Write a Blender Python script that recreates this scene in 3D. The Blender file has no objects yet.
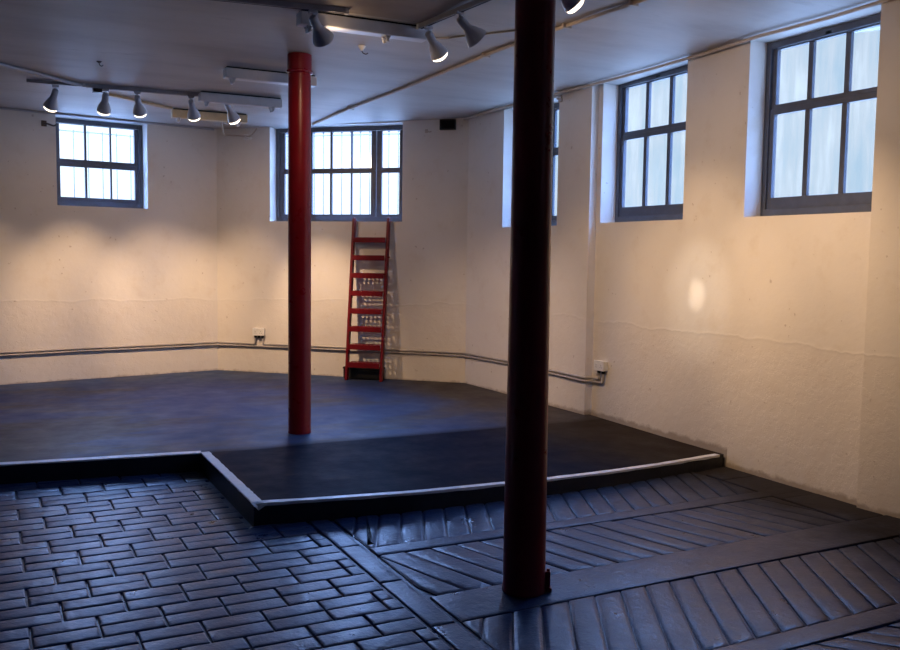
import bpy, bmesh, math, random
from mathutils import Vector, Matrix
random.seed(7)
SC = bpy.context.scene
COL = SC.collection
PI = math.pi
V = Vector

# ------------------------------------------------------------------ helpers
def tag(o, label=None, cat=None, group=None, kind=None):
    if label: o['label'] = label
    if cat: o['category'] = cat
    if group: o['group'] = group
    if kind: o['kind'] = kind
    return o

def mesh_obj(name, bm, mat, parent=None, smooth=None):
    bmesh.ops.recalc_face_normals(bm, faces=bm.faces[:])
    me = bpy.data.meshes.new(name)
    bm.to_mesh(me); bm.free()
    me.materials.append(mat)
    if smooth is not None:
        for p in me.polygons: p.use_smooth = True
        me.set_sharp_from_angle(angle=math.radians(smooth))
    o = bpy.data.objects.new(name, me); COL.objects.link(o)
    if parent: o.parent = parent
    return o

def empty(name, loc=(0, 0, 0), rz=0.0, parent=None):
    o = bpy.data.objects.new(name, None); COL.objects.link(o)
    o.empty_display_size = 0.05
    o.location = loc; o.rotation_euler = (0, 0, rz)
    if parent: o.parent = parent
    return o

def copy_tree(o, parent=None):
    c = o.copy(); COL.objects.link(c)
    c.parent = parent
    for ch in o.children:
        copy_tree(ch, c)
    return c

def add_box(bm, lo, hi, bev=0.0, mtx=None):
    vs = [bm.verts.new((x, y, z)) for z in (lo[2], hi[2]) for y in (lo[1], hi[1]) for x in (lo[0], hi[0])]
    F = [(0, 2, 3, 1), (4, 5, 7, 6), (0, 1, 5, 4), (2, 6, 7, 3), (0, 4, 6, 2), (1, 3, 7, 5)]
    fs = [bm.faces.new([vs[i] for i in f]) for f in F]
    if bev > 0:
        es = list({e for f in fs for e in f.edges})
        r = bmesh.ops.bevel(bm, geom=es, offset=bev, segments=2, profile=0.5, affect='EDGES')
        vs = list({v for v in vs if v.is_valid} | set(r['verts']))
    if mtx is not None:
        bmesh.ops.transform(bm, matrix=mtx, verts=[v for v in vs if v.is_valid])
    return bm

def box(lo, hi, bev=0.0, mtx=None):
    return add_box(bmesh.new(), lo, hi, bev, mtx)

def add_tube(bm, pts, r, seg=10, caps=True):
    pts = [V(p) for p in pts]
    rings = []
    n = len(pts)
    up = None
    for i, p in enumerate(pts):
        d = (pts[min(i + 1, n - 1)] - pts[max(i - 1, 0)]).normalized()
        if up is None or abs(up.dot(d)) > 0.99:
            up = V((0, 0, 1)) if abs(d.z) < 0.9 else V((1, 0, 0))
        a = d.cross(up).normalized(); b = a.cross(d).normalized(); up = b
        rings.append([bm.verts.new(p + r * (math.cos(2 * PI * k / seg) * a + math.sin(2 * PI * k / seg) * b)) for k in range(seg)])
    for i in range(n - 1):
        for k in range(seg):
            bm.faces.new((rings[i][k], rings[i][(k + 1) % seg], rings[i + 1][(k + 1) % seg], rings[i + 1][k]))
    if caps:
        bm.faces.new(rings[0][::-1]); bm.faces.new(rings[-1])
    return bm

def tube(pts, r, seg=10):
    return add_tube(bmesh.new(), pts, r, seg)

def add_lathe(bm, prof, seg=32, mtx=None):
    """prof: list of (radius, z); radius 0 makes a pole."""
    rings = []
    new = []
    for r, z in prof:
        if r < 1e-6:
            v = bm.verts.new((0, 0, z)); rings.append([v]); new.append(v)
        else:
            ring = [bm.verts.new((r * math.cos(2 * PI * k / seg), r * math.sin(2 * PI * k / seg), z)) for k in range(seg)]
            rings.append(ring); new += ring
    for a, b in zip(rings, rings[1:]):
        for k in range(seg):
            k2 = (k + 1) % seg
            if len(a) == 1 and len(b) == 1: continue
            if len(a) == 1: bm.faces.new((a[0], b[k2], b[k]))
            elif len(b) == 1: bm.faces.new((a[k], a[k2], b[0]))
            else: bm.faces.new((a[k], a[k2], b[k2], b[k]))
    if mtx is not None: bmesh.ops.transform(bm, matrix=mtx, verts=new)
    return bm

def smooth_path(pts, r=0.04, n=5):
    """round the corners of a polyline"""
    pts = [V(p) for p in pts]
    out = [pts[0]]
    for a, b, c in zip(pts, pts[1:], pts[2:]):
        d1 = (a - b); d2 = (c - b)
        rr = min(r, d1.length * 0.45, d2.length * 0.45)
        p, q = b + d1.normalized() * rr, b + d2.normalized() * rr
        for i in range(n + 1):
            t = i / n
            out.append((1 - t) ** 2 * p + 2 * t * (1 - t) * b + t * t * q)
    out.append(pts[-1])
    return out

# ------------------------------------------------------------------ materials
def new_mat(name):
    m = bpy.data.materials.new(name); m.use_nodes = True
    nt = m.node_tree
    return m, nt, nt.nodes['Principled BSDF']

def L(nt, a, b): nt.links.new(a, b)

def noise(nt, scale, detail=4, rough=0.55, vec=None, dims='3D'):
    n = nt.nodes.new('ShaderNodeTexNoise'); n.noise_dimensions = dims
    n.inputs['Scale'].default_value = scale; n.inputs['Detail'].default_value = detail
    n.inputs['Roughness'].default_value = rough
    if vec is not None: L(nt, vec, n.inputs['Vector'])
    return n.outputs['Fac']

def ramp(nt, fac, stops):
    r = nt.nodes.new('ShaderNodeValToRGB')
    el = r.color_ramp.elements
    while len(el) < len(stops): el.new(0.5)
    for e, (p, c) in zip(el, stops):
        e.position = p
        e.color = (c[0], c[1], c[2], 1) if not isinstance(c, (int, float)) else (c, c, c, 1)
    L(nt, fac, r.inputs['Fac'])
    return r.outputs['Color']

def math_n(nt, op, a, b=None, clamp=False):
    n = nt.nodes.new('ShaderNodeMath'); n.operation = op; n.use_clamp = clamp
    for i, x in enumerate((a, b)):
        if x is None: continue
        if isinstance(x, (int, float)): n.inputs[i].default_value = x
        else: L(nt, x, n.inputs[i])
    return n.outputs[0]

def mixc(nt, fac, a, b, blend='MIX'):
    n = nt.nodes.new('ShaderNodeMix'); n.data_type = 'RGBA'; n.blend_type = blend
    for sock, x in ((n.inputs[0], fac), (n.inputs[6], a), (n.inputs[7], b)):
        if isinstance(x, (int, float)): sock.default_value = x
        elif isinstance(x, (tuple, list)): sock.default_value = (x[0], x[1], x[2], 1)
        else: L(nt, x, sock)
    return n.outputs[2]

def position(nt):
    g = nt.nodes.new('ShaderNodeNewGeometry')
    s = nt.nodes.new('ShaderNodeSeparateXYZ'); L(nt, g.outputs['Position'], s.inputs[0])
    return g.outputs['Position'], s.outputs

def bump(nt, h, strength, dist, normal=None):
    b = nt.nodes.new('ShaderNodeBump')
    b.inputs['Strength'].default_value = strength; b.inputs['Distance'].default_value = dist
    L(nt, h, b.inputs['Height'])
    if normal is not None: L(nt, normal, b.inputs['Normal'])
    return b.outputs['Normal']

def plain(name, col, rough=0.5, metal=0.0, var=0.12, scale=14, bumpd=0.0, spec=0.5):
    m, nt, p = new_mat(name)
    pos, _ = position(nt)
    f = noise(nt, scale, 4, 0.6, pos)
    d = [c * (1 - var) for c in col]; u = [min(1, c * (1 + var)) for c in col]
    L(nt, ramp(nt, f, [(0.3, d), (0.7, u)]), p.inputs['Base Color'])
    p.inputs['Roughness'].default_value = rough
    p.inputs['Metallic'].default_value = metal
    p.inputs['Specular IOR Level'].default_value = spec
    if bumpd > 0:
        L(nt, bump(nt, noise(nt, scale * 4, 3, 0.6, pos), 0.5, bumpd), p.inputs['Normal'])
    return m

def wall_mat():
    m, nt, p = new_mat('painted_plaster')
    pos, s = position(nt)
    big = noise(nt, 0.9, 5, 0.6, pos)
    mid = noise(nt, 5.0, 6, 0.62, pos)
    fine = noise(nt, 38, 4, 0.6, pos)
    col = ramp(nt, big, [(0.3, (0.685, 0.64, 0.585)), (0.7, (0.755, 0.715, 0.66))])
    col = mixc(nt, ramp(nt, mid, [(0.54, 0.0), (0.72, 0.35)]), col, (0.60, 0.52, 0.43))
    # old damp dado: below about a metre the plaster is rough and flaking
    edge = math_n(nt, 'ADD', s['Z'], math_n(nt, 'MULTIPLY', math_n(nt, 'SUBTRACT', noise(nt, 1.6, 5, 0.6, pos), 0.5), 0.22))
    low = ramp(nt, math_n(nt, 'MULTIPLY', edge, 0.5), [(0.0, 1.0), (0.485, 1.0), (0.515, 0.0)])
    flake = ramp(nt, noise(nt, 11, 6, 0.68, pos), [(0.45, 0.0), (0.52, 0.7), (0.6, 1.0)])
    col = mixc(nt, math_n(nt, 'MULTIPLY', low, 0.25), col, (0.66, 0.59, 0.53))
    # grimy splash line at the very foot of the wall and small specks of wear
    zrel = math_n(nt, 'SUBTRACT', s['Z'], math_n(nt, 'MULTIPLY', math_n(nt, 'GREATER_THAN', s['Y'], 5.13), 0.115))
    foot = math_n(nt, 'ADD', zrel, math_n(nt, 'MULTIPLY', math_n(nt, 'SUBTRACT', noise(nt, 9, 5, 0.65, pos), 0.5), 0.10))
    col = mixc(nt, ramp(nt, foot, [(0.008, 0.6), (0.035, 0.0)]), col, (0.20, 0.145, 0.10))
    speck = ramp(nt, noise(nt, 20, 2, 0.5, pos), [(0.73, 0.0), (0.76, 0.5)])
    col = mixc(nt, speck, col, (0.33, 0.25, 0.2))
    L(nt, col, p.inputs['Base Color'])
    p.inputs['Roughness'].default_value = 0.52
    p.inputs['Specular IOR Level'].default_value = 0.35
    h = math_n(nt, 'ADD', math_n(nt, 'MULTIPLY', mid, 0.5), math_n(nt, 'MULTIPLY', fine, 0.04))
    h = math_n(nt, 'ADD', h, math_n(nt, 'MULTIPLY', math_n(nt, 'MULTIPLY', low, flake), 0.11))
    h = math_n(nt, 'SUBTRACT', h, math_n(nt, 'MULTIPLY', low, 0.22))
    ridge = ramp(nt, math_n(nt, 'MULTIPLY', edge, 0.5), [(0.503, 0.0), (0.511, 1.0), (0.519, 0.0)])
    h = math_n(nt, 'ADD', h, math_n(nt, 'MULTIPLY', ridge, 0.16))
    L(nt, bump(nt, h, 0.75, 0.012), p.inputs['Normal'])
    return m

def ceiling_mat():
    m, nt, p = new_mat('ceiling_paint')
    pos, s = position(nt)
    mp = nt.nodes.new('ShaderNodeMapping'); L(nt, pos, mp.inputs['Vector'])
    mp.inputs['Scale'].default_value = (0.45, 1.6, 1)
    f = noise(nt, 1.6, 6, 0.62, mp.outputs[0])
    col = ramp(nt, f, [(0.28, (0.38, 0.35, 0.335)), (0.52, (0.49, 0.46, 0.435)), (0.75, (0.55, 0.52, 0.495))])
    st = ramp(nt, noise(nt, 3.2, 7, 0.7, mp.outputs[0]), [(0.60, 0.0), (0.70, 0.55)])
    col = mixc(nt, st, col, (0.30, 0.27, 0.26))
    front_left = math_n(nt, 'MULTIPLY', math_n(nt, 'LESS_THAN', s['Y'], 5.80), math_n(nt, 'LESS_THAN', s['X'], 2.72))  # darker, browner tone over the front left of the ceiling
    col = mixc(nt, front_left, col, mixc(nt, 1.0, col, (0.66, 0.60, 0.56), 'MULTIPLY'))
    L(nt, col, p.inputs['Base Color'])
    p.inputs['Roughness'].default_value = 0.6
    L(nt, bump(nt, noise(nt, 7, 5, 0.6, pos), 0.5, 0.006), p.inputs['Normal'])
    return m

def shade_margin(nt, pos, s, x0):
    """brown shade along the foot of the right-hand wall, painted into the floor colour"""
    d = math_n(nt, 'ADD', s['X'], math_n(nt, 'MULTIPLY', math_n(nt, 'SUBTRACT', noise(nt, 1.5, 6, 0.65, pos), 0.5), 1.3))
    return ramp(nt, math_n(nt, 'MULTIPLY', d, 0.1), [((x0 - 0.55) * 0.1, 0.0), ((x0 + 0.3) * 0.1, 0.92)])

def paver_mat():
    m, nt, p = new_mat('blue_black_floor_paint')
    pos, s = position(nt)
    f = noise(nt, 2.2, 6, 0.6, pos)
    col = ramp(nt, f, [(0.3, (0.009, 0.024, 0.078)), (0.7, (0.016, 0.041, 0.120))])
    col = mixc(nt, ramp(nt, noise(nt, 17, 5, 0.7, pos), [(0.56, 0.0), (0.70, 0.5)]), col, (0.045, 0.060, 0.105))
    wall_shade = shade_margin(nt, pos, s, 4.45)  # shade at the wall foot painted into the colour, gloss cut with it
    col = mixc(nt, wall_shade, col, (0.030, 0.024, 0.019))
    L(nt, col, p.inputs['Base Color'])
    ro = ramp(nt, noise(nt, 5, 5, 0.65, pos), [(0.3, 0.26), (0.7, 0.42)])
    L(nt, mixc(nt, wall_shade, ro, (0.75, 0.75, 0.75)), p.inputs['Roughness'])
    L(nt, mixc(nt, wall_shade, (0.47, 0.47, 0.47), (0.05, 0.05, 0.05)), p.inputs['Specular IOR Level'])
    h = math_n(nt, 'ADD', math_n(nt, 'ADD', noise(nt, 26, 4, 0.6, pos), math_n(nt, 'MULTIPLY', noise(nt, 9, 3, 0.5, pos), 1.1)), math_n(nt, 'MULTIPLY', noise(nt, 90, 2, 0.5, pos), 0.3))
    L(nt, bump(nt, h, 0.6, 0.006), p.inputs['Normal'])
    return m

def screed_mat():
    m, nt, p = new_mat('dark_cement_screed')
    pos, s = position(nt)
    mp = nt.nodes.new('ShaderNodeMapping'); L(nt, pos, mp.inputs['Vector'])
    mp.inputs['Scale'].default_value = (0.5, 1.0, 1)
    f = noise(nt, 1.7, 7, 0.62, mp.outputs[0])
    # older worn screed at the back, newer dark one in front of a wandering seam
    worn = math_n(nt, 'MULTIPLY', math_n(nt, 'MULTIPLY', math_n(nt, 'SUBTRACT', 2.0, s['X']), 0.09), 1.0, True)
    worn = math_n(nt, 'MINIMUM', worn, 0.17)
    worn = math_n(nt, 'MULTIPLY', worn, ramp(nt, math_n(nt, 'MULTIPLY', s['Y'], 0.1), [(0.78, 1.0), (0.93, 0.0)]))
    f = math_n(nt, 'ADD', f, worn)
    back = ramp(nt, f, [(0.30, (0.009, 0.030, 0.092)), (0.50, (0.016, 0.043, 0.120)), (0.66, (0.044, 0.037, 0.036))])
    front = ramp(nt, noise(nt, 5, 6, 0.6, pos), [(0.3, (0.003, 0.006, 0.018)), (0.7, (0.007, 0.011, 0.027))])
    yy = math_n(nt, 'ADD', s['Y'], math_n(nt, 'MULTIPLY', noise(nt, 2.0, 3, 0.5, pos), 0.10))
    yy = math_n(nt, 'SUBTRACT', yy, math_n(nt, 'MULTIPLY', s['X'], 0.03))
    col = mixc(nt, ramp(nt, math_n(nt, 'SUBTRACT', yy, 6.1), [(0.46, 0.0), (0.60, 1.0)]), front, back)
    col = mixc(nt, shade_margin(nt, pos, s, 4.1), col, (0.034, 0.025, 0.019))  # wall-foot shade painted brown into the screed too
    sc = ramp(nt, noise(nt, 2.6, 6, 0.7, mp.outputs[0]), [(0.65, 0.0), (0.70, 0.7)])
    col = mixc(nt, sc, col, (0.02, 0.02, 0.024))
    L(nt, col, p.inputs['Base Color'])
    L(nt, ramp(nt, noise(nt, 4, 5, 0.6, pos), [(0.3, 0.42), (0.7, 0.60)]), p.inputs['Roughness'])
    seam = ramp(nt, math_n(nt, 'SUBTRACT', yy, 6.1), [(0.46, 0.012), (0.60, 0.17)])
    L(nt, seam, p.inputs['Specular IOR Level'])
    h = math_n(nt, 'ADD', noise(nt, 6, 5, 0.6, pos), math_n(nt, 'MULTIPLY', noise(nt, 60, 3, 0.6, pos), 0.2))
    L(nt, bump(nt, h, 0.5, 0.006), p.inputs['Normal'])
    return m

def red_mat():
    m, nt, p = new_mat('red_gloss_paint')
    pos, s = position(nt)
    f = noise(nt, 3.5, 5, 0.6, pos)
    L(nt, ramp(nt, f, [(0.3, (0.16, 0.004, 0.010)), (0.7, (0.22, 0.006, 0.014))]), p.inputs['Base Color'])
    L(nt, ramp(nt, noise(nt, 9, 4, 0.6, pos), [(0.3, 0.26), (0.7, 0.40)]), p.inputs['Roughness'])
    p.inputs['Specular IOR Level'].default_value = 0.35
    L(nt, bump(nt, noise(nt, 16, 3, 0.6, pos), 0.3, 0.002), p.inputs['Normal'])
    return m

def glass_mat(name, trans_col, haze_col, haze, streaks):
    """thin dusty pane: part clear, part scattering film"""
    m, nt, p = new_mat(name)
    nt.nodes.remove(p)
    out = nt.nodes['Material Output']
    pos, s = position(nt)
    mp = nt.nodes.new('ShaderNodeMapping'); L(nt, pos, mp.inputs['Vector'])
    mp.inputs['Scale'].default_value = (1, 1, 0.13)
    f = noise(nt, 9 if streaks else 3, 5, 0.6, mp.outputs[0])
    g = noise(nt, 1.7, 3, 0.5, pos)
    film = ramp(nt, math_n(nt, 'ADD', math_n(nt, 'MULTIPLY', f, 0.5), math_n(nt, 'MULTIPLY', g, 0.5)),
                [(0.38, haze_col), (0.62, tuple(min(1, c * 1.45) for c in haze_col))])
    t = nt.nodes.new('ShaderNodeBsdfTransparent'); t.inputs[0].default_value = (*trans_col, 1)
    if streaks:
        L(nt, ramp(nt, math_n(nt, 'ADD', math_n(nt, 'MULTIPLY', f, 0.6), math_n(nt, 'MULTIPLY', g, 0.4)),
                   [(0.36, tuple(c * k for c, k in zip(trans_col, (0.86, 0.94, 0.98)))), (0.52, trans_col), (0.64, tuple(min(1, c * 1.09) for c in trans_col))]), t.inputs[0])
    d = nt.nodes.new('ShaderNodeBsdfTranslucent'); L(nt, film, d.inputs[0])
    gl = nt.nodes.new('ShaderNodeBsdfGlossy'); gl.inputs['Roughness'].default_value = 0.15
    a = nt.nodes.new('ShaderNodeMixShader'); a.inputs[0].default_value = haze
    L(nt, t.outputs[0], a.inputs[1]); L(nt, d.outputs[0], a.inputs[2])
    b = nt.nodes.new('ShaderNodeMixShader'); b.inputs[0].default_value = 0.05
    L(nt, a.outputs[0], b.inputs[1]); L(nt, gl.outputs[0], b.inputs[2])
    L(nt, b.outputs[0], out.inputs['Surface'])
    return m

def emit_mat(name, col, strength):
    m, nt, p = new_mat(name)
    p.inputs['Base Color'].default_value = (0.9, 0.9, 0.9, 1)
    p.inputs['Emission Color'].default_value = (*col, 1)
    p.inputs['Emission Strength'].default_value = strength
    p.inputs['Roughness'].default_value = 0.2
    return m

def wood_mat():
    m, nt, p = new_mat('bare_pine')
    pos, s = position(nt)
    mp = nt.nodes.new('ShaderNodeMapping'); L(nt, pos, mp.inputs['Vector'])
    mp.inputs['Rotation'].default_value = (0, 0, -0.85)
    mp.inputs['Scale'].default_value = (2, 30, 30)
    f = noise(nt, 2, 5, 0.6, mp.outputs[0])
    L(nt, ramp(nt, f, [(0.3, (0.42, 0.27, 0.13)), (0.7, (0.60, 0.42, 0.23))]), p.inputs['Base Color'])
    p.inputs['Roughness'].default_value = 0.6
    return m

M_WALL = wall_mat(); M_CEIL = ceiling_mat(); M_PAVE = paver_mat(); M_SCREED = screed_mat(); M_RED = red_mat()
M_FRAME = plain('slate_grey_frame_paint', (0.062, 0.074, 0.105), 0.45, var=0.15)
M_SILL = plain('white_sill_paint', (0.74, 0.70, 0.66), 0.5, var=0.06)
M_CLEAR = glass_mat('clear_pane', (0.99, 0.985, 0.98), (0.10, 0.09, 0.07), 0.05, False)
M_HAZE = glass_mat('dusty_pane', (0.75, 0.765, 0.78), (0.06, 0.045, 0.026), 0.16, True)
M_WHITE = plain('white_enamel', (0.66, 0.65, 0.66), 0.4, var=0.05)
M_LAMP = plain('grey_white_lamp_enamel', (0.58, 0.58, 0.62), 0.35, var=0.05)
M_PLASTIC = plain('white_plastic', (0.78, 0.77, 0.74), 0.35, var=0.04)
M_RAIL = plain('grey_rail_metal', (0.42, 0.42, 0.45), 0.4, 0.3, var=0.08)
M_PIPE = plain('grey_painted_conduit', (0.36, 0.33, 0.31), 0.45, var=0.12)
M_CREAMPIPE = plain('cream_painted_conduit', (0.52, 0.44, 0.36), 0.5, var=0.12)
M_BLACK = plain('matt_black', (0.005, 0.005, 0.006), 0.6, var=0.2)
M_RISER = plain('black_riser_paint', (0.012, 0.013, 0.020), 0.5, var=0.3, scale=8, bumpd=0.004)
M_TAPE = plain('white_edge_tape', (0.80, 0.80, 0.82), 0.4, var=0.06, scale=22)
M_WOOD = wood_mat()
M_CREAMBOX = plain('yellowed_enamel', (0.62, 0.47, 0.28), 0.5, var=0.10)
M_IRON = plain('weathered_iron', (0.10, 0.10, 0.115), 0.5, var=0.15)
M_STONE = plain('pale_pavement', (0.20, 0.195, 0.19), 0.8, var=0.12, scale=3)
M_BULB = emit_mat('lit_bulb', (1.0, 0.80, 0.58), 5.0)
M_LADDER = plain('dark_red_ladder_paint', (0.15, 0.006, 0.010), 0.4, var=0.15, spec=0.3)
M_DARKWALL = plain('unseen_wall_bounce_cut', (0.09, 0.085, 0.085), 0.6)  # for unseen walls, kept dark to cut bounce light from behind the viewpoint
M_BROWN = plain('brown_bakelite', (0.06, 0.035, 0.025), 0.5)

# ------------------------------------------------------------------ the room
H = 0.13                                    # height of the raised floor
def zc(y): return 3.215 - max(0.0, y - 5.0) * 0.0235   # the ceiling dips a little towards the back
PL = V((2.471, 11.163, 0))                  # corner of the left and middle walls
PK = V((4.800, 9.024, 0))                   # corner of the middle and far right walls
PS = V((4.950, 6.904, 0))                   # where the right wall steps back
dl = (PL - V((0.051, 10.759, 0))).normalized()
PL0 = V((0.051, 10.759, 0))                 # s is measured from here along the left wall
PFAR = PL0 - dl * 6.6

def wall(name, a, b, openings, ztop=3.32, z0=-0.06, thick=0.25, label=None, mat=None):
    """solid wall, inner face from a to b (room on the right hand of a->b), rectangular openings (s0,s1,z0,z1)"""
    a, b = V(a), V(b); t = (b - a); ln = t.length; t.normalize()
    out = V((-t.y, t.x, 0))
    S = sorted({0.0, ln, *[o[0] for o in openings], *[o[1] for o in openings]})
    Z = sorted({z0, ztop, *[o[2] for o in openings], *[min(o[3], ztop) for o in openings]})
    bm = bmesh.new(); cache = {}
    def vert(i, j, k):
        key = (i, j, k)
        if key not in cache:
            p = a + t * S[i] + out * (thick if k else 0); cache[key] = bm.verts.new((p.x, p.y, Z[j]))
        return cache[key]
    def solid(i, j):
        if i < 0 or j < 0 or i >= len(S) - 1 or j >= len(Z) - 1: return False
        sm, zm = (S[i] + S[i + 1]) / 2, (Z[j] + Z[j + 1]) / 2
        return not any(o[0] < sm < o[1] and o[2] < zm < o[3] for o in openings)
    for i in range(len(S) - 1):
        for j in range(len(Z) - 1):
            if not solid(i, j): continue
            for k in (0, 1):
                bm.faces.new([vert(i, j, k), vert(i + 1, j, k), vert(i + 1, j + 1, k), vert(i, j + 1, k)])
            for di, dj, e in ((-1, 0, ((i, j), (i, j + 1))), (1, 0, ((i + 1, j), (i + 1, j + 1))), (0, -1, ((i, j), (i + 1, j))), (0, 1, ((i, j + 1), (i + 1, j + 1)))):
                if not solid(i + di, j + dj):
                    (p, q), (r, s_) = e
                    bm.faces.new([vert(p, q, 0), vert(r, s_, 0), vert(r, s_, 1), vert(p, q, 1)])
    o = mesh_obj(name, bm, mat or M_WALL)
    return tag(o, label, 'wall', kind='structure')

XR = 5.03; XP = 4.95
sL = 6.6
wall('wall_left', PFAR, PL, [(sL + 0.62, sL + 1.615, 2.08, 3.06)], label='far left cream plaster wall with one small window')
wall('wall_middle', PL, PK, [(0.713, 2.385, 1.965, 3.09)], label='middle cream plaster wall with the wide window and the red ladder')
wall('wall_far_right', PK, PS, [(0.70, 1.64, 1.89, 3.12)], label='far part of right wall with the window behind the red column')
bm = bmesh.new()
wall('wall_right', (XR, PS.y, 0), (XR, 3.89, 0), [(PS.y - 6.84, PS.y - 5.72, 1.905, 3.20), (PS.y - 5.05, PS.y - 3.935, 1.905, 3.20)],
     label='cream plaster right wall with two dusty windows and bright lamp pools')
XN = 5.60
wall('wall_near_right', (XP, 3.89, 0), (XN, -3.0, 0), [(4.6, 5.7, 1.905, 3.20)], label='nearest stretch of cream wall standing slightly proud at right edge', thick=0.33)
wall('wall_front', (XN, -3.0, 0), (-6.5, -3.0, 0), [], label='unseen wall behind the viewpoint, darkened to cut bounce light', mat=M_DARKWALL)
wall('wall_side', (-6.5, -3.0, 0), (PFAR.x, PFAR.y, 0), [], label='side wall far to the left out of view, darkened to cut bounce light', mat=M_DARKWALL)

# ceiling: one slab over the walls, with a slight dip towards the back
bm = bmesh.new()
def outer(p, d): n_ = V((-d.y, d.x, 0)); return p + n_ * 0.33
dm_, df_ = (PK - PL).normalized(), (PS - PK).normalized()
cps = [(-6.82, -3.3), (XN + 0.38, -3.3), (XN + 0.38, 3.6), (XR + 0.33, 5.0), (PK.x + 0.33, PK.y + 0.13)]
q = PL + V((0.09, 0.33, 0)); cps += [(q.x, q.y)]
q = outer(PFAR, dl); cps += [(-6.82, q.y)]
cps.append((-6.82, 5.0))
vb = [bm.verts.new((x, y, zc(y))) for x, y in cps]; vt = [bm.verts.new((x, y, zc(y) + 0.25)) for x, y in cps]
near, far = [0, 1, 2, 3, 7], [7, 3, 4, 5, 6]
for ix in (near, far):
    bm.faces.new([vb[i] for i in ix][::-1]); bm.faces.new([vt[i] for i in ix])
n = len(cps)
for i in range(n): bm.faces.new((vb[i], vb[(i + 1) % n], vt[(i + 1) % n], vt[i]))
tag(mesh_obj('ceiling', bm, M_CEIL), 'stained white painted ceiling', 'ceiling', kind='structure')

# ---- lower floor: paviours and ribbed stable tiles, one mesh
def clip(poly, n, c):
    """keep the part of poly with n.p <= c"""
    out = []
    for i, p in enumerate(poly):
        q = poly[(i + 1) % len(poly)]
        dp = n[0] * p[0] + n[1] * p[1] - c; dq = n[0] * q[0] + n[1] * q[1] - c
        if dp <= 0: out.append(p)
        if dp * dq < 0:
            t = dp / (dp - dq); out.append((p[0] + (q[0] - p[0]) * t, p[1] + (q[1] - p[1]) * t))
    return out
def inset(poly, d):
    n = len(poly); r = poly
    lines = []
    for i in range(n):
        (x0, y0), (x1, y1) = poly[i], poly[(i + 1) % n]
        ln = math.hypot(x1 - x0, y1 - y0)
        if ln < 1e-5: continue
        nx, ny = (y1 - y0) / ln, -(x1 - x0) / ln
        lines.append((nx, ny, nx * x0 + ny * y0 - d))
    for nx, ny, c in lines: r = clip(r, (nx, ny), c)
    return r
def area(p): return 0.5 * sum(p[i][0] * p[(i + 1) % len(p)][1] - p[(i + 1) % len(p)][0] * p[i][1] for i in range(len(p)))
FB = bmesh.new()
def block(poly, gap=0.004, rise=0.0, depth=0.014, round_=0.020, wob=0.0012):
    """a pillowed block: convex ccw outline"""
    if len(poly) < 3: return
    if area(poly) < 0: poly = poly[::-1]
    base = inset(poly, gap)
    if len(base) < 3 or area(base) < 3e-4: return
    if (max(p[0] for p in base) - min(p[0] for p in base)) < 0.035: return
    dz = random.uniform(-wob, wob) + rise
    tx, ty = random.uniform(-1, 1) * wob * 6, random.uniform(-1, 1) * wob * 6
    cx = sum(p[0] for p in base) / len(base); cy = sum(p[1] for p in base) / len(base)
    levels = [(0.0, -depth - 0.004), (0.001, -depth * 0.55), (round_ * 0.18, -depth * 0.26), (round_ * 0.5, -depth * 0.08), (round_, 0.0)]
    rings = []
    nb = len(base)
    nrm = []
    for i in range(nb):
        (x0, y0), (x1, y1) = base[i], base[(i + 1) % nb]
        ln = math.hypot(x1 - x0, y1 - y0) or 1e-9
        nrm.append((-(y1 - y0) / ln, (x1 - x0) / ln))
    for d, z in levels:
        k = []
        for i, p in enumerate(base):
            n1, n2 = nrm[i - 1], nrm[i]
            den = max(0.35, 1 + n1[0] * n2[0] + n1[1] * n2[1])
            ox, oy = (n1[0] + n2[0]) / den * d, (n1[1] + n2[1]) / den * d
            # never cross the middle
            vx, vy = cx - p[0], cy - p[1]; ln = math.hypot(vx, vy); pr = (ox * vx + oy * vy) / (ln + 1e-9)
            if pr > 0.7 * ln: ox, oy = vx * 0.7, vy * 0.7
            x, y = p[0] + ox, p[1] + oy
            k.append(FB.verts.new((x, y, z + dz + (x - cx) * tx + (y - cy) * ty if z > -depth * 0.9 else z)))
        rings.append(k)
    for a, b in zip(rings, rings[1:]):
        for i in range(len(a)):
            FB.faces.new((a[i], a[(i + 1) % len(a)], b[(i + 1) % len(a)], b[i]))
    FB.faces.new(rings[-1])

def rect(x0, x1, y0, y1): return [(x0, y0), (x1, y0), (x1, y1), (x0, y1)]
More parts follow.
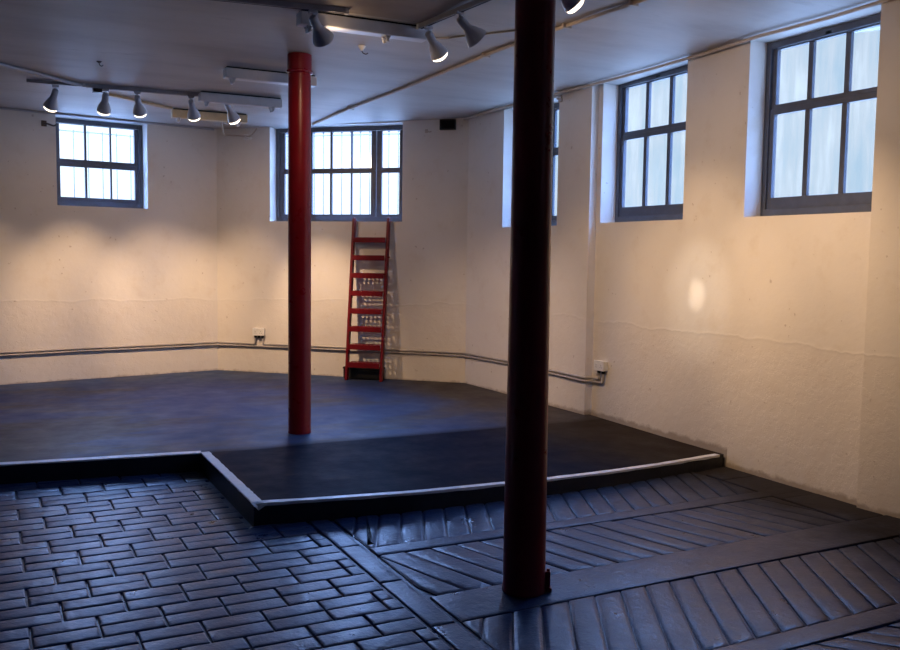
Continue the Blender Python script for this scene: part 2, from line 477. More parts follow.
# paviours: two narrow ribs to a block, laid in running bond
RP, BL = 0.2415, 0.265
FE = [(1.30, 5.115), (2.2, 4.99), (3.3, 4.965), (4.1, 5.0), (4.6, 5.08), (5.3, 5.19)]
def front_edge(x):                                            # riser of the long front edge, slightly bowed
    for (xa, ya), (xb, yb) in zip(FE, FE[1:]):
        if x <= xb: return ya + (yb - ya) * (x - xa) / (xb - xa)
    return FE[-1][1]
def hz(x, y):                                                 # the raised floor falls a little towards the right wall
    k = min(1, max(0, (x - 1.4) / 3.6)) * min(1, max(0, (9.0 - y) / 3.5))
    return H - 0.045 * k
def left_edge(x):   return 6.575 + (1.342 - x) * 0.132        # riser of the left part
for k in range(-9, 14):
    y0 = 3.868 + RP * k
    for n in range(-19, 7):
        x0 = 0.108 + BL * n + (BL / 2 if k % 2 else 0)
        x1 = x0 + BL
        if x0 > 1.64: continue
        x1 = min(x1, 1.64)
        if x1 - x0 < 0.03: continue
        for h in (0, 1):
            a, b = y0 + h * RP / 2, y0 + (h + 1) * RP / 2
            poly = rect(x0 + 0.002, x1 - 0.002, a + (0.0015 if h == 0 else 0), b - (0.0015 if h else 0))
            if b > 5.13 and x1 > 1.345:
                if a > 5.13: 
                    if x0 > 1.32: continue
                    poly = clip(poly, (1, 0), 1.325)
                else: poly = clip(poly, (0, 1), front_edge(x0) - 0.002) if x0 > 1.3 else poly
            if a > left_edge(x0): continue
            poly = clip(poly, (0.132, 1), left_edge(0) )
            block(poly, 0.0024, 0.0, 0.011, 0.016)
# gutter strip between the paviours and the ribbed tiles
for i in range(14):
    block(rect(1.652, 1.776, -2.9 + i * 0.572, -2.9 + (i + 1) * 0.572 - 0.004), 0.003, -0.002, 0.012, 0.016)
XB0, XB1 = 1.795, 4.66
def cross_strip(y0, y1, step=2.9):
    x = XB0
    while x < 4.98:
        block(rect(x, min(x + step, 4.98), y0, y1), 0.0025, 0.002, 0.014, 0.022, 0.0006); x += step
def ribs(y0, y1, az, px, py, pitch):
    """ribs at azimuth az through (px,py), spaced by pitch along x"""
    t = math.tan(math.radians(az))
    n0 = -60
    for n in range(n0, 60):
        xa = px + n * pitch
        def X(y, x): return x + (y - py) * t
        poly = [(X(y0, xa), y0), (X(y0, xa + pitch), y0), (X(y1, xa + pitch), y1), (X(y1, xa), y1)]
        poly = clip(clip(poly, (1, 0), XB1), (-1, 0), -XB0)
        if len(poly) >= 3 and abs(area(poly)) > 0.002: block(poly, 0.003, 0.0, 0.015, 0.045)
ribs(4.46, 5.19, 24, 1.92, 4.98, 0.1475)
cross_strip(4.33, 4.46)
ribs(3.70, 4.33, -17, 2.60, 3.69, 0.152)
cross_strip(3.38, 3.70)
ribs(2.695, 3.38, 31, 2.49, 3.345, 0.150)
cross_strip(2.555, 2.695)
ribs(1.925, 2.555, -40, 3.326, 2.372, 0.15)
cross_strip(1.605, 1.925)
ribs(0.93, 1.60, 31, 2.49, 1.5, 0.150)
cross_strip(0.6, 0.92)
y = -2.9
while y < 4.46:                                                    # border against the right wall
    y1 = y + 0.55
    block(rect(4.675, 5.00 + max(0, 3.5 - y1) * 0.09, y, y1), 0.003, 0.0, 0.012, 0.016); y = y1
block(rect(4.675, 5.00, y, 4.98), 0.004)
block(rect(1.795, 4.66, -2.9, 0.59), 0.004)
add_box(FB, (-6.7, -3.2, -0.12), (5.85, 6.9, -0.0135))
for p in FB.faces: p.smooth = False
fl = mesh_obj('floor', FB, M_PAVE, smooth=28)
tag(fl, 'lower floor of blue-black ribbed stable bricks', 'floor', kind='structure')

# ---- raised floor with its black riser
XE = 1.332
xs_ = [-6.7, -4, -2, 0, XE, 1.8, 2.3, 2.8, 3.3, 3.8, 4.3, 4.7, 5.01]
ys_ = [5.1, 5.6, 6.1, 6.58, 7.2, 8.0, 9.0, 10.2, 11.4]
bm = bmesh.new()
def rx(i, j):
    x = xs_[i]
    y = ys_[j]
    if j == 0: y = front_edge(x)
    if j == 3 and x <= XE: y = left_edge(x)
    ymax = 10.15 if x < -3 else (10.50 if x < -0.5 else 11.3)
    if x > 2.6: ymax = min(ymax, 11.42 - (x - 2.6) * 0.93)
    if j == len(ys_) - 1: y = max(y if y < ymax else ymax, ys_[j - 1] + 0.02) if x <= 2.6 else ymax
    elif y > ymax - 0.02: y = ymax - 0.02 * (len(ys_) - 1 - j)
    return bm.verts.new((x, y, hz(x, y)))
top = {}
for i in range(len(xs_)):
    for j in range(len(ys_)):
        if xs_[i] < XE - 1e-6 and j < 3: continue
        top[i, j] = rx(i, j)
quads = [(i, j) for i in range(len(xs_) - 1) for j in range(len(ys_) - 1) if all(k in top for k in ((i, j), (i + 1, j), (i, j + 1), (i + 1, j + 1)))]
for i, j in quads: bm.faces.new((top[i, j], top[i + 1, j], top[i + 1, j + 1], top[i, j + 1]))
edges = [e for e in bm.edges if e.is_boundary]
r = bmesh.ops.extrude_edge_only(bm, edges=edges)
for v_ in [g for g in r['geom'] if isinstance(g, bmesh.types.BMVert)]: v_.co.z = -0.02
bmesh.ops.holes_fill(bm, edges=[e for e in bm.edges if e.is_boundary], sides=0)
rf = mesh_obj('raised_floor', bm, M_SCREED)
rf.data.materials.append(M_RISER)
for p in rf.data.polygons:
    if abs(p.normal.z) < 0.5: p.material_index = 1
tag(rf, 'raised dark cement floor at the back of the room', 'floor', kind='structure')

# ---- white tape along the edge of the raised floor
def edge_tape(n, pts, w, label, drop=0.012, wob=0.004, parts=40):
    bm = bmesh.new(); rows = []
    rnd = random.Random(n * 11 + 3)
    pts = [V((x, y, 0)) for x, y in pts]
    L_ = [0]
    for a, b in zip(pts, pts[1:]): L_.append(L_[-1] + (b - a).length)
    for i in range(parts + 1):
        d = L_[-1] * i / parts
        k = max(j for j in range(len(pts) - 1) if L_[j] <= d + 1e-9)
        t = (pts[k + 1] - pts[k]).normalized(); inn = V((-t.y, t.x, 0))
        p = pts[k] + t * (d - L_[k]); p.z = hz(p.x, p.y)
        ww = w + rnd.uniform(-wob, wob); dd = drop + rnd.uniform(-wob, wob)
        o = -inn * 0.002; u = V((0, 0, 0.002))
        q = p + inn * ww; q.z = hz(q.x, q.y)
        prof = [p + o - V((0, 0, dd)), p + o + u, q + u, q + u * 0.1, p + u * 0.1, p - V((0, 0, dd))]
        rows.append([bm.verts.new(q_) for q_ in prof])
    for r, s in zip(rows, rows[1:]):
        for k in range(6): bm.faces.new((r[k], r[(k + 1) % 6], s[(k + 1) % 6], s[k]))
    bm.faces.new(rows[0]); bm.faces.new(rows[-1][::-1])
    return tag(mesh_obj('trim_%d' % n, bm, M_TAPE), label, 'edge tape', kind='structure')
edge_tape(1, [(-6.4, left_edge(-6.4)), (XE, left_edge(XE))], 0.075, 'white tape along the left edge of the raised floor', 0.008)
edge_tape(2, [(XE, 6.60), (XE, 5.11)], 0.060, 'white tape along the short side edge of the raised floor', 0.008)
edge_tape(3, [(x, front_edge(x)) for x in (XE, 1.8, 2.3, 2.8, 3.3, 3.8, 4.3, 4.7, 4.96)], 0.050, 'white tape along the long front edge of the raised floor', 0.014)
# the tape ends are folded over at the corner
bm = bmesh.new()
c = V((XE + 0.002, 5.105, H))
q = [c + V((-0.010, 0.06, 0.004)), c + V((-0.016, -0.006, 0.006)), c + V((0.02, -0.022, -0.035)), c + V((0.075, -0.016, -0.006)), c + V((0.07, 0.03, 0.005)), c + V((0.02, 0.02, 0.009))]
vs = [bm.verts.new(p) for p in q]
for i in range(5): bm.faces.new((vs[5], vs[i], vs[(i + 1) % 5]))
r = bmesh.ops.solidify(bm, geom=bm.faces[:], thickness=0.0015)
tag(mesh_obj('trim_4', bm, M_TAPE), 'folded loose tape end on the corner of the raised floor', 'edge tape', kind='structure')

# ---- windows
def window(n, origin, rz, w, z0, z1, cols, zl, zu, pane_mat, label, depth=0.07):
    """local x runs along the wall, +y is outdoors. cols: list of (x0,x1) panes, zl/zu: the lower and upper panes' heights"""
    root = empty('window_%d' % n, (origin[0], origin[1], 0), rz)
    tag(root, label, 'window', kind='structure')
    mu, md = zl[1], zu[0]
    xs0, xs1 = cols[0][0], cols[-1][1]
    b = bmesh.new()                                     # outer frame
    f = 0.045
    add_box(b, (0.0, 0, z0), (f, depth, z1), 0.004); add_box(b, (w - f, 0, z0), (w, depth, z1), 0.004)
    add_box(b, (f, 0, z1 - 0.05), (w - f, depth, z1), 0.004); add_box(b, (f, -0.012, z0), (w - f, depth, z0 + 0.055), 0.004)
    mesh_obj('window_frame', b, M_FRAME, root)
    # sashes: two leaves (upper, lower), with stiles and rails around the panes
    groups = []; cur = [cols[0]]
    for c in cols[1:]:
        if c[0] - cur[-1][1] > 0.1: groups.append(cur); cur = [c]
        else: cur.append(c)
    groups.append(cur)
    for gi, g in enumerate(groups):
        gx0 = f + 0.003 if gi == 0 else (groups[gi - 1][-1][1] + g[0][0]) / 2 + 0.004
        gx1 = w - f - 0.003 if gi == len(groups) - 1 else (g[-1][1] + groups[gi + 1][0][0]) / 2 - 0.004
        for (za, zb, pa, pb, y) in ((z0 + 0.0545, (mu + md) / 2 + 0.004, zl[0], zl[1], 0.012), ((mu + md) / 2 - 0.004 + 0.009, z1 - 0.053, zu[0], zu[1], 0.022)):
            b = bmesh.new(); d = y + 0.038
            add_box(b, (gx0, y, za), (g[0][0], d, zb), 0.003); add_box(b, (g[-1][1], y, za), (gx1, d, zb), 0.003)
            add_box(b, (g[0][0], y, za), (g[-1][1], d, pa), 0.003); add_box(b, (g[0][0], y, pb), (g[-1][1], d, zb), 0.003)
            sash = mesh_obj('sash', b, M_FRAME, root)
            for c, e in zip(g, g[1:]):
                mesh_obj('glazing_bar', box((c[1] + 0.004, y + 0.004, pa), (e[0] - 0.004, d - 0.004, pb), 0.003), M_FRAME, sash)
            for c in g:
                mesh_obj('pane', box((c[0] - 0.004, y + 0.017, pa - 0.004), (c[1] + 0.004, y + 0.021, pb + 0.004)), pane_mat, sash)
    if len(groups) == 1:
        mesh_obj('catch', box((w / 2 - 0.03, 0.0, z1 - 0.047), (w / 2 + 0.03, 0.012, z1 - 0.02), 0.003), M_BLACK, root)
    return root

def along(p, q): d = (q - p).normalized(); return d, V((-d.y, d.x, 0))
d1, o1 = along(PFAR, PL)
og = PL0 + d1 * 0.62 + o1 * 0.165
window(1, og, math.atan2(d1.y, d1.x), 0.995, 2.085, 3.055, [(0.08, 0.342), (0.374, 0.623), (0.65, 0.906)], (2.185, 2.525), (2.61, 3.0), M_CLEAR,
       'small six-pane window in the left wall, bright white sky behind')
d2, o2 = along(PL, PK)
og = PL + d2 * 0.713 + o2 * 0.165
window(2, og, math.atan2(d2.y, d2.x), 1.672, 1.97, 3.085, [(0.107, 0.332), (0.467, 0.692), (0.727, 0.959), (0.985, 1.220), (1.354, 1.572)], (2.055, 2.54), (2.60, 3.03), M_CLEAR,
       'wide three-part window above the red ladder')
d3, o3 = along(PK, PS)
og = PK + d3 * 0.70 + o3 * 0.165
window(3, og, math.atan2(d3.y, d3.x), 0.94, 1.895, 3.115, [(0.09, 0.31), (0.36, 0.58), (0.63, 0.85)], (2.0, 2.60), (2.68, 3.05), M_HAZE,
       'window mostly hidden behind the front red column')
for n, ytop, lab in ((4, 6.84, 'dusty six-pane window, the farther of two in right wall'), (5, 5.05, 'large dusty six-pane window nearest the right edge')):
    window(n, (XR + 0.165, ytop, 0), -PI / 2, 1.117, 1.91, 3.195, [(0.085, 0.365), (0.415, 0.678), (0.728, 0.998)], (2.05, 2.66), (2.735, 3.134), M_HAZE, lab)
dn_ = (V((XN, -3.0, 0)) - V((XP, 3.89, 0))).normalized(); on_ = V((-dn_.y, dn_.x, 0))
og = V((XP, 3.89, 0)) + dn_ * 4.6 + on_ * 0.22
window(6, og, math.atan2(dn_.y, dn_.x), 1.1, 1.91, 3.195, [(0.105, 0.37), (0.42, 0.68), (0.73, 0.995)], (2.05, 2.66), (2.735, 3.134), M_HAZE,
       'dusty window in the near right wall beside the viewpoint')

# ---- red columns
def column_parts(root, zb, zt, R=0.092, Rb=None):
    Rb = Rb or R
    b = add_lathe(bmesh.new(), [(0, zb), (Rb + 0.003, zb), (Rb + 0.003, zb + 0.012), (Rb, zb + 0.02), (R, (zb + zt) / 2), (R * 0.97, zt), (0, zt)], 48)
    mesh_obj('shaft', b, M_RED, root, smooth=40)
    t = zt - 0.135
    b = add_lathe(bmesh.new(), [(R * 0.95, t - 0.02), (R + 0.004, t - 0.018), (R + 0.012, t - 0.008), (R + 0.013, t), (R + 0.010, t + 0.009), (R + 0.003, t + 0.014), (R + 0.003, zt - 0.004), (R * 0.9, zt - 0.004)], 48)
    mesh_obj('collar', b, M_RED, root, smooth=40)
cx, cy = 2.234, 3.571
col_a = empty('iron_column', (cx, cy, 0.004))
tag(col_a, 'thick dark red iron column in the foreground standing on the ribbed floor', 'column', group='red iron columns')
column_parts(col_a, 0, 3.205, 0.094, 0.102)
b = bmesh.new()
add_box(b, (0.092, -0.012, 0.02), (0.126, 0.018, 0.095), 0.004)
add_box(b, (0.092, -0.02, 0.0), (0.133, 0.025, 0.018), 0.004)
add_lathe(b, [(0, 0), (0.008, 0), (0.008, 0.012), (0, 0.012)], 8, Matrix.Translation((0.115, 0.003, 0.095)))
br = mesh_obj('foot_bracket', b, M_RED, col_a); br.rotation_euler = (0, 0, math.radians(-32))
ccx, ccy = 2.222, 7.055
HB = hz(ccx, ccy)
col_b = empty('iron_column', (ccx, ccy, HB))
tag(col_b, 'red iron column standing on the raised floor in the middle of the room', 'column', group='red iron columns')
column_parts(col_b, 0, zc(ccy) - HB - 0.003)

# ---- ladder leaning under the wide window
def perforated(bm, w, d, t, nx, ny, margin):
    """plate in local x (width) / y (depth), z thickness, holes in staggered rows"""
    xs0, xs1 = margin, w - margin
    cw, cd = (xs1 - xs0) / nx, (d - 0.016) / ny
    r = min(cw, cd) * 0.35
    def cell(x0, y0, x1, y1):
        cx, cy = (x0 + x1) / 2, (y0 + y1) / 2
        O = [(x1, cy), (x1, y1), (cx, y1), (x0, y1), (x0, cy), (x0, y0), (cx, y0), (x1, y0)]
        I = [(cx + r * math.cos(k * PI / 4), cy + r * math.sin(k * PI / 4)) for k in range(8)]
        rows = []
        for z in (0, t):
            rows.append(([bm.verts.new((x, y, z)) for x, y in O], [bm.verts.new((x, y, z)) for x, y in I]))
        for k in range(8):
            k2 = (k + 1) % 8
            for o, i in rows: bm.faces.new((o[k], o[k2], i[k2], i[k]))
            bm.faces.new((rows[0][1][k], rows[0][1][k2], rows[1][1][k2], rows[1][1][k]))
    for j in range(ny):
        off = cw / 2 if j % 2 else 0
        y0 = 0.008 + j * cd
        for i in range(nx - (1 if off else 0)):
            cell(xs0 + off + i * cw, y0, xs0 + off + (i + 1) * cw, y0 + cd)
        if off:
            add_box(bm, (xs0, y0, 0), (xs0 + off, y0 + cd, t)); add_box(bm, (xs1 - off, y0, 0), (xs1, y0 + cd, t))
    add_box(bm, (0, 0, 0), (xs0, d, t)); add_box(bm, (xs1, 0, 0), (w, d, t))
    add_box(bm, (xs0, 0, 0), (xs1, 0.008, t)); add_box(bm, (xs0, d - 0.008, 0), (xs1, d, t))
LW = 0.455
lean_top, lean_foot = 0.032, 0.25
lorg = PL + d2 * 1.795 - o2 * 0.0
HL = H - 0.004
lad = empty('step_ladder', (*(lorg - o2 * lean_foot).xy, hz(*(lorg - o2 * lean_foot).xy) + 0.002), math.atan2(d2.y, d2.x))
tag(lad, 'red steel ladder with perforated treads leaning under the wide window', 'ladder')
# local: x along the wall, +y towards the wall
Ltop = 1.862
def ly(z): return (lean_foot - lean_top) * z / Ltop
for x0 in (0.0, LW - 0.030):
    b = bmesh.new()
    add_box(b, (x0, -0.03, 0), (x0 + 0.030, 0.03, Ltop), 0.004)
    for v in b.verts: v.co.y += ly(v.co.z)
    st = mesh_obj('stile', b, M_LADDER, lad)
    mesh_obj('end_cap', box((x0 + 0.003, ly(Ltop) - 0.026, Ltop), (x0 + 0.027, ly(Ltop) + 0.026, Ltop + 0.018), 0.006), M_LADDER, st)
for k in range(8):
    z = 0.205 + 0.2055 * k
    b = bmesh.new(); w = LW - 0.068
    y = ly(z) - 0.045
    perforated(b, w, 0.14, 0.002, 7, 3, 0.022)
    bmesh.ops.translate(b, verts=b.verts[:], vec=(0.034, y, z))
    add_box(b, (0.03, y - 0.004, z - 0.056), (LW - 0.03, y + 0.004, z + 0.004), 0.002)     # folded front lip
    add_box(b, (0.034, y + 0.136, z - 0.018), (LW - 0.034, y + 0.14, z + 0.003))
    mesh_obj('tread', b, M_LADDER, lad)
b = bmesh.new()
add_lathe(b, [(0, -0.012), (0.009, -0.012), (0.009, 0.012), (0, 0.012)], 8, Matrix.Translation((LW + 0.009, ly(1.42), 1.42)) @ Matrix.Rotation(PI / 2, 4, 'Y'))
mesh_obj('bolt', b, M_LADDER, lad)

# low black box behind the ladder's foot
bx = empty('black_box', (*(PL + d2 * 1.725 - o2 * 0.115).xy, H), math.atan2(d2.y, d2.x))
tag(bx, 'low black box on the floor behind the foot of the ladder', 'box')
mesh_obj('box_body', box((0, -0.03, 0), (0.465, 0.10, 0.115), 0.006), M_BLACK, bx)
mesh_obj('box_lid', box((-0.006, -0.036, 0.115), (0.471, 0.106, 0.138), 0.005), M_BLACK, bx)

# ---- sockets and conduits on the wall
def on_wall(p, d, o, s, off, z): q = p + d * s - o * off; return V((q.x, q.y, z))
def socket(name, loc, rz, w, h, label, gangs, glands):
    r = empty(name, loc, rz); tag(r, label, 'socket')
    # local x along wall, -y into the room, origin at the wall
    mesh_obj('back_box', box((-w / 2, -0.045, 0), (w / 2, 0.0, h), 0.006), M_PLASTIC, r)
    fp = mesh_obj('face_plate', box((-w / 2 - 0.003, -0.054, -0.003), (w / 2 + 0.003, -0.045, h + 0.003), 0.004), M_PLASTIC, r)
    for g in gangs:
        mesh_obj('switch', box((g - 0.011, -0.058, h * 0.62), (g + 0.011, -0.053, h * 0.86), 0.002), M_PLASTIC, fp)
        b = bmesh.new()
        for dx, dz in ((0, 0.026), (-0.011, 0.008), (0.011, 0.008)): add_box(b, (g + dx - 0.003, -0.0548, h * 0.2 + dz), (g + dx + 0.003, -0.0535, h * 0.2 + dz + 0.007))
        mesh_obj('pin_holes', b, M_BLACK, fp)
    for g in glands:
        mesh_obj('gland', add_lathe(bmesh.new(), [(0, 0), (0.017, 0), (0.017, -0.02), (0.013, -0.03), (0, -0.03)], 12, Matrix.Translation((g, -0.024, 0))), M_BLACK, r, smooth=40)
    return r
s1 = 0.575; s2y = 6.735
socket('wall_socket', on_wall(PL, d2, o2, s1, 0.0, 0.585), math.atan2(d2.y, d2.x), 0.145, 0.088, 'white double socket low on the middle wall just left of the farther red column', (-0.037, 0.037), (-0.048, 0.0, 0.048))
socket('wall_socket', V((XR, s2y, 0.545)), -PI / 2, 0.145, 0.088, 'white double socket low on the right wall where the conduits end', (-0.037, 0.037), (-0.03, 0.035))
RC = 0.011
def conduit(pts, label, r=RC):
    b = tube(smooth_path(pts, 0.05), r, 8)
    return tag(mesh_obj('conduit', b, M_PIPE, smooth=50), label, 'conduit', group='conduits along the wall')
hi_z, lo_z = 0.478, 0.448
def lw(s, off, z): return on_wall(PL0, d1, o1, s, off, z)
def mw(s, off, z): return on_wall(PL, d2, o2, s, off, z)
def fw(s, off, z): return on_wall(PK, d3, o3, s, off, z)
lenL = (PL - PL0).length; lenM = (PK - PL).length; lenF = (PS - PK).length
OFF = 0.016
conduit([lw(-5.8, OFF, hi_z), lw(-1.5, OFF, hi_z - 0.004), lw(0.8, OFF, hi_z + 0.004), lw(lenL - 0.012, OFF + 0.004, hi_z), mw(0.4, OFF, hi_z), mw(s1 - 0.048, OFF + 0.006, hi_z), mw(s1 - 0.048, 0.024, 0.556)],
        'upper grey conduit running along the left wall to the socket')
conduit([mw(s1 + 0.048, 0.024, 0.556), mw(s1 + 0.048, OFF + 0.006, hi_z), mw(1.2, OFF, hi_z + 0.002), mw(lenM - 0.012, OFF + 0.004, hi_z - 0.004), fw(1.0, OFF, hi_z), fw(lenF + 0.012, OFF + 0.004, hi_z - 0.018),
         V((XR - OFF, PS.y - 0.03, hi_z - 0.02)), V((XR - OFF - 0.006, s2y + 0.03, hi_z - 0.02)), V((XR - 0.024, s2y + 0.03, 0.516))],
        'upper grey conduit running from the middle wall socket to the right wall socket')
conduit([lw(-5.8, OFF, lo_z), lw(-1.5, OFF, lo_z - 0.004), lw(0.8, OFF, lo_z + 0.004), lw(lenL - 0.012, OFF + 0.004, lo_z), mw(0.4, OFF, lo_z), mw(1.2, OFF, lo_z + 0.004), mw(lenM - 0.012, OFF + 0.004, lo_z - 0.004),
         fw(1.0, OFF, lo_z + 0.002), fw(lenF + 0.012, OFF + 0.004, lo_z - 0.02), V((XR - OFF, PS.y - 0.03, lo_z - 0.022)), V((XR - OFF - 0.006, s2y - 0.035, lo_z - 0.022)), V((XR - 0.024, s2y - 0.035, 0.516))],
        'lower grey conduit running unbroken round the walls to the right wall socket')

# ---- black vent, small wall fittings
v = empty('vent_grille', on_wall(PL, d2, o2, 2.925, 0.0, 3.050), math.atan2(d2.y, d2.x))
tag(v, 'small black square vent high in the wall corner under the ceiling', 'vent')
b = bmesh.new()
for x0, x1, z0_, z1_ in ((-0.093, -0.08, -0.058, 0.058), (0.08, 0.093, -0.058, 0.058), (-0.08, 0.08, 0.046, 0.058), (-0.08, 0.08, -0.058, -0.046)):
    add_box(b, (x0, -0.035, z0_), (x1, 0.0, z1_), 0.002)
add_box(b, (-0.08, -0.006, -0.046), (0.08, 0.0, 0.046))
mesh_obj('vent_frame', b, M_BLACK, v)
b = bmesh.new()
for k in range(6):
    add_box(b, (-0.08, -0.012, -0.004), (0.08, 0.012, -0.001), 0, Matrix.Translation((0, -0.02, -0.036 + k * 0.0155)) @ Matrix.Rotation(math.radians(35), 4, 'X'))
mesh_obj('slats', b, M_BLACK, v)
def bracket(loc, rz, mat, label, flip=1, s=1.0):
    r = empty('wall_bracket', loc, rz); tag(r, label, 'bracket')
    mesh_obj('plate', box((-0.03 * s, -0.012, -0.035 * s), (0.03 * s, 0, 0.035 * s), 0.004), mat, r)
    mesh_obj('arm', tube(smooth_path([(0, -0.01, 0), (0.02 * flip * s, -0.07 * s, -0.005), (0.09 * flip * s, -0.09 * s, -0.03 * s), (0.12 * flip * s, -0.08 * s, -0.015 * s)], 0.03), 0.011 * s, 8), mat, r, smooth=50)
    return r
bracket(on_wall(PL, d2, o2, 0.40, 0.0, 2.965), math.atan2(d2.y, d2.x), M_PLASTIC, 'small white bracket on the wall left of the wide window')
bracket(on_wall(PL, d2, o2, 2.67, 0.0, 2.985), math.atan2(d2.y, d2.x), M_CREAMPIPE, 'small painted bracket on the wall between wide window and vent', 1, 0.6)
bracket(on_wall(PL0, d1, o1, 0.50, 0.0, 2.955), math.atan2(d1.y, d1.x), M_BROWN, 'small brown bracket on the left wall beside the small window', 1, 0.9)
bracket(on_wall(PK, d3, o3, 1.66, 0.0, 3.10), math.atan2(d3.y, d3.x), M_CREAMPIPE, 'short cream cable stub on the wall right of the front column', 1, 0.9)

# ---- things on the ceiling
def box_along(name, a, b, w, h, mat, parent=None, bev=0.004):
    """bar with its top on the ceiling line from a to b"""
    a, b = V(a), V(b); d = b - a
    m = Matrix.Translation(a) @ d.to_track_quat('X', 'Z').to_matrix().to_4x4()
    return mesh_obj(name, box((0, -w / 2, -h), (d.length, w / 2, 0), bev, m), mat, parent)
def C3(x, y, dz=0.0): return V((x, y, zc(y) - dz))

def batten(x, y, ln, mat, label, h=0.095, w=0.11, inset_r=0.09):
    r = empty('batten_light', C3(x, y, 0.0)); tag(r, label, 'ceiling light', group='tubeless batten lights')
    mesh_obj('channel', box((0, -w / 2, -h), (ln, w / 2, -0.012), 0.008), mat, r)
    mesh_obj('back_plate', box((0.015, -w / 2 + 0.012, -0.014), (ln - 0.015, w / 2 - 0.012, -0.0005), 0.0), M_BLACK, r)
    for e in (0.07, ln - inset_r):
        for dy in (-0.025, 0.03):
            b = bmesh.new()
            add_box(b, (e - 0.010, dy - 0.012, -h - 0.042), (e + 0.010, dy + 0.012, -h + 0.002), 0.004)
            add_box(b, (e - 0.018, dy - 0.012, -h - 0.016), (e + 0.018, dy + 0.012, -h + 0.002), 0.003)
            mesh_obj('lamp_holder', b, M_WHITE, r)
    return r
batten(1.85, 5.90, 0.93, M_WHITE, 'tubeless white batten light nearest the viewer above the back column', inset_r=0.30)
batten(1.79, 7.77, 0.80, M_WHITE, 'tubeless white batten light partly behind the back column top')
batten(1.815, 8.92, 0.80, M_WHITE, 'tubeless white batten light just behind the five far spotlights')
batten(1.74, 9.98, 0.80, M_CREAMBOX, 'yellowed tubeless batten light lowest and farthest on the ceiling')

def track(a, b, label, w=0.036, h=0.034):
    r = empty('lighting_track', a); tag(r, label, 'lighting track')
    z = V((0, 0, 0)); d = V(b) - V(a)
    box_along('rail', z, d, w, h, M_RAIL, r, 0.003)
    dn = d.normalized()
    o = box_along('slot', dn * 0.02 - V((0, 0, h - 0.001)), d - dn * 0.02 - V((0, 0, h - 0.001)), 0.012, 0.0025, M_BLACK, r, 0.0)
    for e in (z, d):
        box_along('end_cap', e - dn * 0.012, e + dn * 0.012, w + 0.006, h + 0.004, M_WHITE, r, 0.002)
    return r
track(C3(0.80, 9.05), C3(2.24, 8.995), 'far ceiling track carrying the five spotlights by the left window')
tag(box_along('wooden_board', C3(0.32, 9.07, 0.002), C3(0.79, 9.05, 0.002), 0.022, 0.030, M_PIPE), 'thin brown batten on the ceiling carrying the leftmost spotlight', 'board')
track(C3(1.00, 5.85), C3(2.12, 5.715), 'short ceiling track carrying one spotlight above the back column')
track(C3(2.705, 5.835), C3(3.04, 2.2), 'near ceiling track carrying the spotlights left of front column')

lamp_n = [0]
def make_spot(recess):
    r = empty('track_spotlight', (0, 0, 0))
    b = bmesh.new()
    add_box(b, (-0.03, -0.014, -0.022), (0.03, 0.014, 0), 0.004)
    mesh_obj('adapter', b, M_LAMP, r)
    mesh_obj('stem', tube([(0, 0, -0.015), (0, 0, -0.048)], 0.0065, 10), M_LAMP, r, smooth=50)
    # head: local +z runs from the pivot to the mouth
    R_ = 0.074 if recess else 0.064
    prof = [(0, -0.014), (0.020, -0.012), (0.027, -0.004), (0.029, 0.006), (0.030, 0.070), (0.034, 0.082), (0.044, 0.100), (0.8 * R_, 0.122), (0.93 * R_, 0.145), (R_, 0.166), (R_, 0.172),
            (R_ - 0.004, 0.172), (0.85 * R_, 0.146), (0.7 * R_, 0.122), (0.030, 0.088), (0, 0.084)]
    if recess:
        prof = prof[:4] + [(0.030, 0.072), (0.035, 0.084), (0.046, 0.104), (0.058, 0.128), (0.069, 0.152), (0.075, 0.168), (0.076, 0.174), (0.072, 0.174), (0.065, 0.152), (0.054, 0.128), (0.030, 0.088), (0, 0.084)]
    hd = mesh_obj('lamp_holder', add_lathe(bmesh.new(), prof, 32), M_LAMP, r, smooth=40)
    hd.location = (0, 0, -0.050)
    bp = [(0, 0.088), (0.018, 0.089), (0.026, 0.100), (0.040, 0.122), (0.052, 0.146), (0.058, 0.166), (0.0595, 0.178), (0.056, 0.190), (0.044, 0.199), (0.022, 0.204), (0, 0.205)]
    if recess: bp = [(r, z if z < 0.16 else 0.155 + (z - 0.155) * 0.2) for r, z in bp]
    mesh_obj('bulb', add_lathe(bmesh.new(), bp, 32), M_BULB, hd, smooth=60)
    b = bmesh.new()
    add_lathe(b, [(0, -0.02), (0.011, -0.02), (0.011, 0.02), (0, 0.02)], 12, Matrix.Translation((0, 0, 0)) @ Matrix.Rotation(PI / 2, 4, 'X'))
    mesh_obj('pivot', b, M_LAMP, hd, smooth=40)
    return r
protos = {False: make_spot(False), True: make_spot(True)}; used = {False: False, True: False}
